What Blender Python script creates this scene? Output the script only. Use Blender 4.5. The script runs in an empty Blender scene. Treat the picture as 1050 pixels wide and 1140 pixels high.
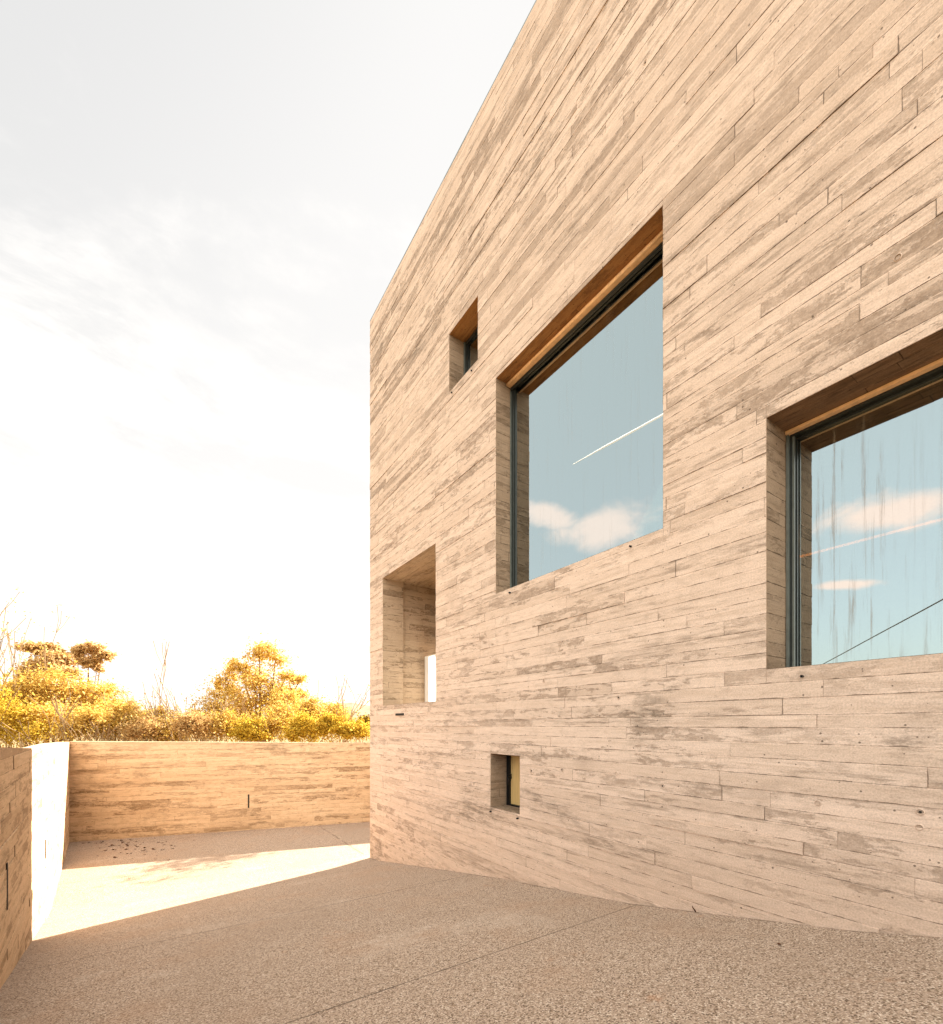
import bpy, math, random
from mathutils import Vector, Matrix
R = math.radians
C = bpy.context.scene.collection
EYE = 3.23            # camera height above the courtyard floor
FX = 4.2              # facade plane x
# ------------------------------------------------------------------ helpers
def W(px, py, d):     # a bearing and a true distance from where the photographer stood -> place in the world
    X = (px-525)/518*d; zr = (807-py)/518*d
    return Vector((.8315*X+.5554*d, -.5554*X+.8315*d, EYE+zr))
def tag(o, label=None, cat=None, group=None, kind=None):
    if label: o['label'] = label
    if cat: o['category'] = cat
    if group: o['group'] = group
    if kind: o['kind'] = kind
    return o
def empty(name, loc, label, cat, group=None):
    o = bpy.data.objects.new(name, None); C.objects.link(o); o.location = loc
    o.empty_display_size = .2
    return tag(o, label, cat, group)
class MB:
    """collects faces in world coordinates; uv = metres along / across a board, loc = position inside the board, brd = randoms"""
    def __init__(s): s.v=[]; s.f=[]; s.uv=[]; s.loc=[]; s.brd=[]; s.sm=[]
    def quad(s, pts, uv=None, loc=None, brd=(.5,.5,1e3), smooth=False):
        n=len(s.v); s.v += [tuple(p) for p in pts]; k=len(pts)
        s.f.append(tuple(range(n,n+k)))
        s.uv += uv or [(0,0)]*k
        s.loc += loc or [(5,.095)]*k
        s.brd.append(brd); s.sm.append(smooth)
    def box(s, lo, hi, M=None):
        x0,y0,z0=lo; x1,y1,z1=hi
        c=[Vector(p) for p in ((x0,y0,z0),(x1,y0,z0),(x1,y1,z0),(x0,y1,z0),(x0,y0,z1),(x1,y0,z1),(x1,y1,z1),(x0,y1,z1))]
        if M: c=[M@p for p in c]
        for f in ((0,3,2,1),(4,5,6,7),(0,1,5,4),(1,2,6,5),(2,3,7,6),(3,0,4,7)):
            q=[c[i] for i in f]
            e1=(q[1]-q[0]).length; e2=(q[2]-q[1]).length
            s.quad(q, uv=[(0,0),(e1,0),(e1,e2),(0,e2)])
    def bbox(s, lo, hi, b=.004):          # box with chamfered long edges (by insetting the faces)
        x0,y0,z0=lo; x1,y1,z1=hi
        s.box((x0+b,y0+b,z0),(x1-b,y1-b,z1)); s.box((x0,y0+b,z0+b),(x1,y1-b,z1-b)); s.box((x0+b,y0,z0+b),(x1-b,y1,z1-b))
    def tube(s, pts, rad, n=6, cap=True):
        rings=[]; 
        for i,p in enumerate(pts):
            p=Vector(p); a=Vector(pts[max(i-1,0)]); b=Vector(pts[min(i+1,len(pts)-1)])
            t=(b-a).normalized(); up=Vector((0,0,1)) if abs(t.z)<.9 else Vector((1,0,0))
            e=t.cross(up).normalized(); g=e.cross(t)
            r=rad[i] if isinstance(rad,(list,tuple)) else rad
            rings.append([p+e*(r*math.cos(2*math.pi*k/n))+g*(r*math.sin(2*math.pi*k/n)) for k in range(n)])
        base=len(s.v)
        for rg in rings: s.v += [tuple(p) for p in rg]
        for i in range(len(rings)-1):
            for k in range(n):
                a=base+i*n+k; b=base+i*n+(k+1)%n
                s.f.append((a,b,b+n,a+n)); s.uv += [(0,0)]*4; s.loc += [(5,.095)]*4; s.brd.append((.5,.5,1e3)); s.sm.append(True)
        if cap:
            for i in (0,len(rings)-1):
                s.f.append(tuple(base+i*n+k for k in (range(n) if i else reversed(range(n)))))
                s.uv += [(0,0)]*n; s.loc += [(5,.095)]*n; s.brd.append((.5,.5,1e3)); s.sm.append(False)
    def build(s, name, mat, parent=None, attrs=True):
        me=bpy.data.meshes.new(name); me.from_pydata(s.v,[],s.f)
        if attrs:
            u=me.uv_layers.new(name='UVMap'); u.data.foreach_set('uv',[c for p in s.uv for c in p])
            l=me.uv_layers.new(name='loc'); l.data.foreach_set('uv',[c for p in s.loc for c in p])
        a=me.attributes.new('brd','FLOAT_VECTOR','FACE'); a.data.foreach_set('vector',[c for p in s.brd for c in p])
        me.polygons.foreach_set('use_smooth', s.sm)
        me.materials.append(mat); me.update()
        o=bpy.data.objects.new(name,me); C.objects.link(o)
        if parent:
            o.parent=parent
            top=parent; 
            m=parent_world(parent)
            o.matrix_parent_inverse=m.inverted()
        return o
def parent_world(p):
    m=Matrix.Translation(p.location)@p.rotation_euler.to_matrix().to_4x4()
    if p.parent: m=parent_world(p.parent)@p.matrix_parent_inverse@m
    return m

def patch(mb, O, U, V, N, Wd, H, holes=(), top=None, bottom=None, seed=1, pitch=.128, amp=.005, u0=0, lo=.7, hi=3.2, base=True):
    """board marked concrete: rows of board imprints of uneven depth over a solid backing"""
    rnd=random.Random(seed); O=Vector(O);U=Vector(U);V=Vector(V);N=Vector(N)
    flip = U.cross(V).dot(N) < 0
    T=top or (lambda s:H); B=bottom or (lambda s:0)
    def q(pts,**k):
        if flip:
            pts=list(reversed(pts)); 
            for kk in ('uv','loc'):
                if k.get(kk): k[kk]=list(reversed(k[kk]))
        mb.quad(pts,**k)
    P=lambda s,t,d: O+U*s+V*t+N*d
    # backing
    if base:
        xs=sorted(set([0,Wd]+[h[0] for h in holes]+[h[1] for h in holes]+([i*Wd/24 for i in range(1,24)] if top else [])))
        ys=sorted(set([0,H]+[h[2] for h in holes]+[h[3] for h in holes]))
        xs=[x for x in xs if 0<=x<=Wd]; ys=[y for y in ys if 0<=y<=H]
        for i in range(len(xs)-1):
            for j in range(len(ys)-1):
                a,b,c,d=xs[i],xs[i+1],ys[j],ys[j+1]; mx,my=(a+b)/2,(c+d)/2
                if any(h[0]<mx<h[1] and h[2]<my<h[3] for h in holes): continue
                q([P(a,c,0),P(b,c,0),P(b,min(d,T(b)),0),P(a,min(d,T(a)),0)],uv=[(a,c),(b,c),(b,d),(a,d)],brd=(.1,.9,1e3))
    t=0; row=0
    while t<H-.004:
        h=pitch*rnd.choice((1,1,1,.9,1.08,.78,1.25)) ; t1=min(t+h,H)
        s=-rnd.random()*hi
        while s<Wd:
            L=rnd.uniform(lo,hi); 
            if rnd.random()<.12: L*=.35
            a=max(s,0); b=min(s+L,Wd)
            r=(rnd.random(),rnd.random(),t1-t)
            d=.002+amp*(rnd.random()**1.6)
            if rnd.random()<.05: d+=amp
            segs=[(a,b,t,t1)]
            for hh in holes:
                new=[]
                for (a_,b_,c_,d_) in segs:
                    if hh[0]>=b_ or hh[1]<=a_ or hh[2]>=d_ or hh[3]<=c_: new.append((a_,b_,c_,d_)); continue
                    if a_<hh[0]: new.append((a_,hh[0],c_,d_))
                    if b_>hh[1]: new.append((hh[1],b_,c_,d_))
                    m0=max(a_,hh[0]); m1=min(b_,hh[1])
                    if c_<hh[2]: new.append((m0,m1,c_,hh[2]))
                    if d_>hh[3]: new.append((m0,m1,hh[3],d_))
                segs=new
            for (a_,b_,c_,d_) in segs:
                if b_-a_<.006 or d_-c_<.004: continue
                g=.0012
                a1=a_+(g if a_>0 else 0); b1=b_-(g if b_<Wd else 0); c1=c_+(g if c_>0 else 0); d1=d_-g
                da=min(d1,T(a1)); db=min(d1,T(b1))
                if da<=c1 or db<=c1: continue
                # shallow twist so that a board is not perfectly flat
                w=rnd.uniform(-.0012,.0012)
                f=[P(a1,c1,d+w),P(b1,c1,d),P(b1,db,d+w*.5),P(a1,da,d)]
                k=[P(a1,c1,0),P(b1,c1,0),P(b1,db,0),P(a1,da,0)]
                uv=[(u0+a1,c1),(u0+b1,c1),(u0+b1,db),(u0+a1,da)]
                loc=[(a1-s,c1-t),(b1-s,c1-t),(b1-s,db-t),(a1-s,da-t)]
                q(f,uv=uv,loc=loc,brd=r)
                for i in range(4):
                    j=(i+1)%4
                    q([k[i],k[j],f[j],f[i]],uv=[uv[i],uv[j],uv[j],uv[i]],loc=[loc[i],loc[j],loc[j],loc[i]],brd=(.95,r[1],r[2]))
            s+=L
        t=t1; row+=1
# ------------------------------------------------------------------ materials
def newmat(name):
    m=bpy.data.materials.new(name); m.use_nodes=True; nt=m.node_tree; nt.nodes.clear()
    out=nt.nodes.new('ShaderNodeOutputMaterial'); b=nt.nodes.new('ShaderNodeBsdfPrincipled')
    nt.links.new(b.outputs[0],out.inputs[0]); return m,nt,b,out
class NT:
    def __init__(s,nt): s.nt=nt
    def n(s,t,**k):
        x=s.nt.nodes.new(t)
        for a,b in k.items(): setattr(x,a,b)
        return x
    def l(s,a,b): s.nt.links.new(a,b)
    def m(s,op,a,b=0.,c=None,clamp=False):
        x=s.n('ShaderNodeMath',operation=op,use_clamp=clamp)
        for i,v in enumerate((a,b,c)):
            if v is None: continue
            if isinstance(v,(int,float)): x.inputs[i].default_value=v
            else: s.l(v,x.inputs[i])
        return x.outputs[0]
    def sm(s,v,a,b,c=0.,d=1.):
        x=s.n('ShaderNodeMapRange',interpolation_type='SMOOTHSTEP')
        s.l(v,x.inputs[0])
        for i,q in enumerate((a,b,c,d)): x.inputs[i+1].default_value=q
        return x.outputs[0]
    def mix(s,f,a,b,bt='MIX'):
        x=s.n('ShaderNodeMix',data_type='RGBA',blend_type=bt)
        for i,v in ((0,f),(6,a),(7,b)):
            if isinstance(v,(int,float)): x.inputs[i].default_value=v
            elif isinstance(v,tuple): x.inputs[i].default_value=(*v,1)
            else: s.l(v,x.inputs[i])
        return x.outputs[2]
    def noise(s,vec,scale,detail=4,rough=.55,dist=0):
        x=s.n('ShaderNodeTexNoise'); x.inputs['Scale'].default_value=scale; x.inputs['Detail'].default_value=detail
        x.inputs['Roughness'].default_value=rough; x.inputs['Distortion'].default_value=dist
        if vec is not None: s.l(vec,x.inputs['Vector'])
        return x.outputs['Fac']
    def mapv(s,vec,sc=(1,1,1),off=(0,0,0)):
        x=s.n('ShaderNodeMapping'); x.inputs['Scale'].default_value=sc; x.inputs['Location'].default_value=off
        s.l(vec,x.inputs['Vector']); return x.outputs[0]

def concrete(name, light, mid, dark, contrast=1., dots=True, bump=.5):
    m,nt,b,out=newmat(name); g=NT(nt)
    uv=g.n('ShaderNodeUVMap',uv_map='UVMap').outputs[0]
    loc=g.n('ShaderNodeUVMap',uv_map='loc').outputs[0]
    at=g.n('ShaderNodeAttribute',attribute_name='brd').outputs['Vector']
    sp=g.n('ShaderNodeSeparateXYZ'); g.l(at,sp.inputs[0]); r1,r2,ln=sp.outputs
    sl=g.n('ShaderNodeSeparateXYZ'); g.l(loc,sl.inputs[0]); la,lc,_=sl.outputs
    # shift each board's pattern so that neighbours differ
    cmb=g.n('ShaderNodeCombineXYZ'); g.l(g.m('MULTIPLY',r1,37.),cmb.inputs[0]); g.l(g.m('MULTIPLY',r2,19.),cmb.inputs[2])
    va=g.n('ShaderNodeVectorMath',operation='ADD'); g.l(uv,va.inputs[0]); g.l(cmb.outputs[0],va.inputs[1]); buv=va.outputs[0]
    grain=g.noise(g.mapv(buv,(1.6,46,1)),3.,5,.62,.3)
    grain2=g.noise(g.mapv(buv,(.7,12,1)),2.2,4,.6,.6)
    blotch=g.noise(g.mapv(uv,(.55,1.5,1)),1.5,6,.66,.4)
    big=g.noise(g.mapv(uv,(.16,.42,1),(3.1,7.7,0)),1.,3,.5,.5)
    fine=g.noise(uv,85.,3,.7)
    c=g.mix(g.m('MULTIPLY',g.sm(grain2,.42,.68),.6),light,mid)
    c=g.mix(g.m('MULTIPLY',g.sm(grain,.5,.74),.2*contrast),c,dark)
    # board to board difference
    tint=g.m('POWER',r1,1.8)
    c=g.mix(g.m('MULTIPLY',tint,.5*contrast),c,mid)
    su0=g.n('ShaderNodeSeparateXYZ'); g.l(uv,su0.inputs[0])
    c=g.mix(g.m('MULTIPLY',g.m('GREATER_THAN',r2,.88),g.sm(su0.outputs[1],3.,9.,.1*contrast,.27*contrast)),c,dark)
    # rough torn bands: cover part of some boards with a ragged edge
    band=g.m('ADD',g.m('MULTIPLY',g.noise(g.mapv(buv,(1.3,4.6,1)),1.5,8,.74,.25),1.),g.m('MULTIPLY',g.m('SUBTRACT',r2,.5),.17))
    su=g.n('ShaderNodeSeparateXYZ'); g.l(uv,su.inputs[0])
    band=g.m('ADD',band,g.sm(su.outputs[1],4.,9.,0.,.035))
    frag=g.noise(g.mapv(uv,(1,1.3,1),(8,1,0)),15.,6,.8,.3)
    band=g.m('ADD',band,g.m('MULTIPLY',g.m('SUBTRACT',frag,.5),.16))
    bandm=g.sm(band,.555,.60)
    reg=g.sm(big,.36,.6,.35,1.)
    bandm=g.m('MULTIPLY',bandm,reg)
    c=g.mix(g.m('MULTIPLY',bandm,g.sm(frag,.35,.65,.38*contrast,.78*contrast)),c,dark)
    # long darker courses left by the pours
    crs=g.noise(g.mapv(uv,(.22,5.5,1),(1,4,0)),1.3,4,.6,.1)
    crb=g.noise(g.mapv(uv,(1.2,7,1),(6,2,0)),2.4,7,.78,.3)
    c=g.mix(g.m('MULTIPLY',g.m('MULTIPLY',g.sm(crs,.52,.64),g.sm(crb,.42,.6)),.62*contrast),c,(dark[0]*.95,dark[1]*1.,dark[2]*1.05))
    grit=g.noise(g.mapv(uv,(1,1.6,1),(2,9,0)),7.,7,.72,.2)
    c=g.mix(g.m('MULTIPLY',g.sm(grit,.48,.66),.5*contrast),c,tuple(x*.9 for x in mid))
    spk=g.noise(g.mapv(buv,(2.2,5,1)),11.,5,.75)
    c=g.mix(g.m('MULTIPLY',g.sm(spk,.6,.7),.45*contrast),c,dark)
    drip=g.noise(g.mapv(uv,(9,.5,1),(0,3,0)),1.6,5,.7)
    c=g.mix(g.m('MULTIPLY',g.m('MULTIPLY',g.sm(drip,.55,.7),g.sm(big,.45,.6)),.35),c,tuple(x*.85 for x in mid))
    # stains over many boards
    c=g.mix(g.m('MULTIPLY',g.sm(blotch,.53,.72),.25*contrast),c,tuple(x*.8 for x in dark))
    st=g.noise(g.mapv(uv,(.35,.8,1),(11,3,0)),1.3,8,.76,.3)
    c=g.mix(g.m('MULTIPLY',g.m('MULTIPLY',g.sm(st,.54,.68),g.sm(crb,.4,.58,.1,1.)),.62*contrast),c,(dark[0]*.72,dark[1]*.80,dark[2]*.85))
    # pale laitance
    pal=g.noise(g.mapv(buv,(1.1,8,1),(5,5,0)),2.,5,.7)
    c=g.mix(g.m('MULTIPLY',g.sm(pal,.56,.72),.5),c,tuple(min(1,x*1.13) for x in light))
    # joints between boards, broken up
    ragged=g.noise(g.mapv(uv,(2.2,1,1)),2.6,5,.7)
    jw=g.sm(ragged,.36,.68,-.001,.009)
    jn=g.m('LESS_THAN',lc,jw)
    je=g.m('MULTIPLY',g.m('LESS_THAN',la,g.m('MULTIPLY',jw,1.0)),1.)
    j=g.m('MAXIMUM',jn,je)
    c=g.mix(g.m('MULTIPLY',j,.7),c,tuple(x*.45 for x in dark))
    hi_=g.m('GREATER_THAN',lc,g.m('SUBTRACT',ln,g.sm(ragged,.6,.4,.001,.009)))
    c=g.mix(g.m('MULTIPLY',hi_,.45),c,tuple(min(1,x*1.2) for x in light))
    # air holes
    vo=g.n('ShaderNodeTexVoronoi'); vo.inputs['Scale'].default_value=17; g.l(uv,vo.inputs['Vector'])
    vs=g.n('ShaderNodeSeparateColor'); g.l(vo.outputs['Color'],vs.inputs[0])
    hole=g.m('MULTIPLY',g.m('LESS_THAN',vo.outputs['Distance'],g.m('MULTIPLY',vs.outputs[1],.15)),g.m('GREATER_THAN',vs.outputs[0],.62))
    c=g.mix(g.m('MULTIPLY',hole,.75),c,tuple(x*.35 for x in dark))
    c=g.mix(.34,c,g.mix(1.,c,fine_col(g,fine),'MULTIPLY'))
    g.l(c,b.inputs['Base Color']); b.inputs['Roughness'].default_value=.85
    b.inputs['Specular IOR Level'].default_value=.25
    h=g.m('ADD',g.m('MULTIPLY',grain,.35),g.m('MULTIPLY',fine,.25))
    h=g.m('SUBTRACT',h,g.m('MULTIPLY',bandm,.8)); h=g.m('SUBTRACT',h,g.m('MULTIPLY',hole,1.5)); h=g.m('SUBTRACT',h,g.m('MULTIPLY',j,1.2))
    bp=g.n('ShaderNodeBump'); bp.inputs['Strength'].default_value=bump; bp.inputs['Distance'].default_value=.006
    g.l(h,bp.inputs['Height']); g.l(bp.outputs[0],b.inputs['Normal'])
    return m
def fine_col(g,f):
    x=g.n('ShaderNodeValToRGB'); x.color_ramp.elements[0].position=.3; x.color_ramp.elements[0].color=(.35,.33,.3,1)
    x.color_ramp.elements[1].position=.62; x.color_ramp.elements[1].color=(1.25,1.25,1.25,1)
    g.l(f,x.inputs[0]); return x.outputs[0]

M={}
M['concrete']=concrete('board_marked_concrete',(.69,.525,.412),(.53,.39,.29),(.20,.132,.085))
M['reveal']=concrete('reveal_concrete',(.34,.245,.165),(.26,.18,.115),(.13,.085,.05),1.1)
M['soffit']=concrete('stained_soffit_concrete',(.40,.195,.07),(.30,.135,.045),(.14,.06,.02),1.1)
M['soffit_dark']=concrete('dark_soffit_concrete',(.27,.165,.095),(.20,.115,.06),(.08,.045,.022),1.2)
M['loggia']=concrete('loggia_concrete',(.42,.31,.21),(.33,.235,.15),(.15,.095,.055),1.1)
M['wallc']=concrete('courtyard_wall_concrete',(.68,.49,.31),(.52,.35,.205),(.19,.11,.05),1.15)

def simple(name,col,rough=.5,metal=0.,spec=.5,var=.12,scale=12.,bump=0.,stretch=(1,1,1)):
    m,nt,b,out=newmat(name); g=NT(nt)
    co=g.n('ShaderNodeTexCoord').outputs['Object']
    n=g.noise(g.mapv(co,stretch),scale,5,.6)
    c=g.mix(g.sm(n,.3,.7),tuple(x*(1-var) for x in col),tuple(min(1,x*(1+var)) for x in col))
    g.l(c,b.inputs['Base Color']); b.inputs['Roughness'].default_value=rough; b.inputs['Metallic'].default_value=metal
    b.inputs['Specular IOR Level'].default_value=spec
    g.l(g.sm(n,.3,.7,rough*.85,min(1,rough*1.15)),b.inputs['Roughness'])
    if bump:
        bp=g.n('ShaderNodeBump'); bp.inputs['Strength'].default_value=bump; bp.inputs['Distance'].default_value=.01
        g.l(n,bp.inputs['Height']); g.l(bp.outputs[0],b.inputs['Normal'])
    return m
M['frame']=simple('dark_anodised_frame',(.045,.05,.045),.35,.6)
M['alu']=simple('grey_green_aluminium',(.17,.185,.165),.38,.5)
M['black']=simple('black_steel',(.012,.012,.013),.35,.3)
M['copper']=simple('copper_coloured_blind_rail',(.90,.56,.30),.45,.05)
M['inner']=simple('interior_plaster',(.30,.27,.22),.9)
M['timber']=simple('ochre_timber',(.62,.42,.17),.6,0,.4,.2,6,0,(1,1,.15))
M['void']=simple('dark_recess',(.02,.015,.01),.9)
M['bark']=simple('bark',(.24,.135,.055),.9,0,.2,.3,8)
M['twig']=simple('dry_twig',(.34,.22,.11),.9,0,.2,.25,8)
M['litter']=simple('dry_brown_leaf',(.07,.028,.012),.8,0,.3,.4,60)
M['cable']=simple('cable_rubber',(.012,.012,.012),.6)
M['pole']=simple('pole_wood',(.15,.10,.06),.9,0,.2,.3,6,0,(1,1,.1))
M['roof']=simple('roof_gravel',(.38,.34,.3),.95,0,.2,.2,30)

# ground: exposed aggregate
def ground_mat(name,pal,joints=True):
    m,nt,b,out=newmat(name); g=NT(nt)
    co=g.n('ShaderNodeTexCoord').outputs['Object']
    v1=g.n('ShaderNodeTexVoronoi'); v1.inputs['Scale'].default_value=115; g.l(co,v1.inputs['Vector'])
    v2=g.n('ShaderNodeTexVoronoi',feature='DISTANCE_TO_EDGE'); v2.inputs['Scale'].default_value=115; g.l(co,v2.inputs['Vector'])
    sc=g.n('ShaderNodeSeparateColor'); g.l(v1.outputs['Color'],sc.inputs[0])
    rp=g.n('ShaderNodeValToRGB'); rp.color_ramp.interpolation='CONSTANT'
    els=rp.color_ramp.elements; cols=pal
    els[0].position=0; els[0].color=(*cols[0],1); els[1].position=.14; els[1].color=(*cols[1],1)
    for p,cc in ((.34,cols[2]),(.56,cols[3]),(.8,cols[4]),(.93,cols[5])):
        e=els.new(p); e.color=(*cc,1)
    g.l(sc.outputs[0],rp.inputs[0])
    c=rp.outputs[0]
    c=g.mix(g.m('MULTIPLY',g.sm(v2.outputs['Distance'],.10,.02),.55),c,(.13,.085,.055))
    patch_=g.noise(co,.9,6,.65)
    c=g.mix(g.m('MULTIPLY',g.sm(patch_,.5,.7),.35),c,(.34,.21,.13))
    rust=g.noise(g.mapv(co,(1,1,1),(4,2,0)),1.7,5,.7)
    c=g.mix(g.m('MULTIPLY',g.sm(rust,.62,.74),.4),c,(.40,.20,.10))
    pale=g.noise(g.mapv(co,(.5,1.2,1),(9,2,0)),1.1,6,.7)
    c=g.mix(g.m('MULTIPLY',g.sm(pale,.55,.75),.3),c,(.56,.47,.38))
    if joints:
        sp=g.n('ShaderNodeSeparateXYZ'); g.l(co,sp.inputs[0])
        wob=g.m('MULTIPLY',g.m('SUBTRACT',g.noise(co,2.5,3),.5),.012)
        y=g.m('ADD',sp.outputs[1],wob)
        fr=g.m('ABSOLUTE',g.m('SUBTRACT',g.m('MODULO',g.m('ADD',y,30*3.12+1.56),3.12),1.56))
        jn=g.m('LESS_THAN',fr,g.sm(rust,.3,.7,.005,.011))
        c=g.mix(g.m('MULTIPLY',jn,.85),c,(.07,.045,.03))
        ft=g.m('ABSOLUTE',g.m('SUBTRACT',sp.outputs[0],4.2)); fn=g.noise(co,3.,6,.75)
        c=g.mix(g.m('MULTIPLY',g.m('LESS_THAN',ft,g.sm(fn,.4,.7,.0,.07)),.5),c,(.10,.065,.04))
        lo2=g.noise(g.mapv(co,(.6,.25,1),(3,1,0)),1.,5,.6)
        c=g.mix(g.m('MULTIPLY',g.sm(lo2,.45,.65),.3),c,(.26,.185,.13))
    g.l(c,b.inputs['Base Color']); b.inputs['Roughness'].default_value=.9; b.inputs['Specular IOR Level'].default_value=.2
    bp=g.n('ShaderNodeBump'); bp.inputs['Strength'].default_value=.8; bp.inputs['Distance'].default_value=.006
    g.l(v2.outputs['Distance'],bp.inputs['Height']); g.l(bp.outputs[0],b.inputs['Normal'])
    return m
M['ground']=ground_mat('exposed_aggregate',[(.12,.078,.05),(.31,.225,.16),(.43,.325,.245),(.37,.27,.195),(.58,.47,.37),(.21,.14,.09)])
M['earth']=simple('dry_earth_and_grass',(.24,.17,.08),.95,0,.1,.35,.6)
M['hill']=simple('hill_scrub',(.20,.17,.11),.95,0,.1,.3,.02)

# glazing
def glass(name, refl, tint, streaks=0, thr=.5):
    m=bpy.data.materials.new(name); m.use_nodes=True; nt=m.node_tree; nt.nodes.clear(); g=NT(nt)
    out=g.n('ShaderNodeOutputMaterial')
    gl=g.n('ShaderNodeBsdfGlossy'); gl.inputs['Roughness'].default_value=.0; gl.inputs['Color'].default_value=(.93,.98,.96,1)
    tr=g.n('ShaderNodeBsdfTransparent'); tr.inputs['Color'].default_value=(*tint,1)
    fr=g.n('ShaderNodeFresnel'); fr.inputs['IOR'].default_value=1.5
    f=g.m('ADD',g.m('MULTIPLY',fr.outputs[0],1-refl),refl,clamp=True)
    mx=g.n('ShaderNodeMixShader'); g.l(f,mx.inputs[0]); g.l(tr.outputs[0],mx.inputs[1]); g.l(gl.outputs[0],mx.inputs[2])
    co=g.n('ShaderNodeTexCoord').outputs['Object']
    # faint waviness of the float glass
    bn=g.noise(co,.9,2); bp=g.n('ShaderNodeBump'); bp.inputs['Strength'].default_value=.02; bp.inputs['Distance'].default_value=.02
    g.l(bn,bp.inputs['Height']); g.l(bp.outputs[0],gl.inputs['Normal'])
    last=mx.outputs[0]
    if streaks:
        df=g.n('ShaderNodeBsdfDiffuse'); 
        n1=g.noise(g.mapv(co,(1,9,.35)),2.2,6,.72); n2=g.noise(g.mapv(co,(1,2.4,.8),(0,3,1)),1.,3,.6)
        n3=g.noise(g.mapv(co,(1,60,1.2)),1.5,3,.6)
        df.inputs['Color'].default_value=(.26,.21,.15,1)
        k=g.m('MULTIPLY',g.sm(n1,.5,.7),g.sm(n2,.38,.62,.25,1.)); k=g.m('MULTIPLY',k,g.sm(n3,.3,.7,.5,1.))
        k=g.m('MULTIPLY',k,streaks)
        m2=g.n('ShaderNodeMixShader'); g.l(k,m2.inputs[0]); g.l(last,m2.inputs[1]); g.l(df.outputs[0],m2.inputs[2]); last=m2.outputs[0]
    g.l(last,out.inputs[0]); return m
M['glass']=glass('coated_glass',.40,(.30,.36,.32),.16)
M['glass_streaked']=glass('streaked_glass',.42,(.38,.40,.34),.85)
mm=bpy.data.materials.new('frosted_glass'); mm.use_nodes=True; nn=NT(mm.node_tree); mm.node_tree.nodes.clear()
_o=nn.n('ShaderNodeOutputMaterial'); _d=nn.n('ShaderNodeBsdfDiffuse'); _t=nn.n('ShaderNodeBsdfTranslucent'); _m=nn.n('ShaderNodeMixShader'); _m.inputs[0].default_value=.65
_d.inputs[0].default_value=(.85,.86,.84,1); _t.inputs[0].default_value=(.9,.92,.9,1); nn.l(_d.outputs[0],_m.inputs[1]); nn.l(_t.outputs[0],_m.inputs[2]); nn.l(_m.outputs[0],_o.inputs[0]); M['glass_rail']=mm
m,nt,b,out=newmat('lit_tube'); b.inputs['Base Color'].default_value=(.9,.3,.08,1); b.inputs['Emission Color'].default_value=(1,.25,.04,1); b.inputs['Emission Strength'].default_value=1.1; M['tube']=m

def leafmat(name, cols, trans=.55):
    m=bpy.data.materials.new(name); m.use_nodes=True; nt=m.node_tree; nt.nodes.clear(); g=NT(nt)
    out=g.n('ShaderNodeOutputMaterial')
    at=g.n('ShaderNodeAttribute',attribute_name='brd').outputs['Vector']
    sp=g.n('ShaderNodeSeparateXYZ'); g.l(at,sp.inputs[0])
    rp=g.n('ShaderNodeValToRGB'); e=rp.color_ramp.elements
    e[0].position=0; e[0].color=(*cols[0],1); e[1].position=1; e[1].color=(*cols[-1],1)
    for i,cc in enumerate(cols[1:-1]): q=e.new((i+1)/(len(cols)-1)); q.color=(*cc,1)
    g.l(sp.outputs[0],rp.inputs[0])
    d=g.n('ShaderNodeBsdfDiffuse'); t=g.n('ShaderNodeBsdfTranslucent'); g.l(rp.outputs[0],d.inputs[0]); g.l(rp.outputs[0],t.inputs[0])
    mx=g.n('ShaderNodeMixShader'); mx.inputs[0].default_value=trans; g.l(d.outputs[0],mx.inputs[1]); g.l(t.outputs[0],mx.inputs[2])
    g.l(mx.outputs[0],out.inputs[0]); return m
M['leaf_gold']=leafmat('golden_leaf',[(.27,.15,.028),(.53,.33,.07),(.68,.47,.12),(.82,.64,.25)])
M['leaf_yellow']=leafmat('yellow_leaf',[(.22,.13,.014),(.46,.29,.032),(.62,.44,.06),(.76,.6,.14)])
M['leaf_russet']=leafmat('russet_leaf',[(.34,.19,.07),(.50,.31,.12),(.62,.42,.18),(.76,.56,.28)])
M['leaf_dark']=leafmat('dark_leaf',[(.06,.028,.006),(.16,.085,.012),(.32,.2,.02),(.5,.34,.04)])

# ------------------------------------------------------------------ ground and terrain
GP=[(-14,-.2),(-6,-.35),(0,-1.22),(.8,-1.37),(1.275,-1.50),(2.343,-1.735),(3.235,-1.925),(5.45,-2.27),(8,-2.74),(10.2,-3.15),(10.9,-3.225),(11.6,-3.23),(40,-3.23)]
def gz(v):
    for (a,za),(b,zb) in zip(GP,GP[1:]):
        if a<=v<=b: 
            t=(v-a)/(b-a); return EYE+za+(zb-za)*t
    return EYE+(GP[0][1] if v<GP[0][0] else GP[-1][1])
mb=MB(); vs=sorted(set([p[0] for p in GP if p[0]<17.6]+[17.6]+[x*.5 for x in range(-27,35)]))
def lw(v): return -(.70+.083*v)        # inner face of the left wall
for a,b in zip(vs,vs[1:]):
    mb.quad([(lw(a)-.15,a,gz(a)),(16,a,gz(a)),(16,b,gz(b)),(lw(b)-.15,b,gz(b))])
g_=mb.build('forecourt',M['ground']); tag(g_,'sloping forecourt paved in pinkish exposed aggregate beside the concrete house','paving',kind='structure')
mb=MB(); mb.quad([(-4000,-4000,-.9),(4000,-4000,-.9),(4000,4000,-.9),(-4000,4000,-.9)])
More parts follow.
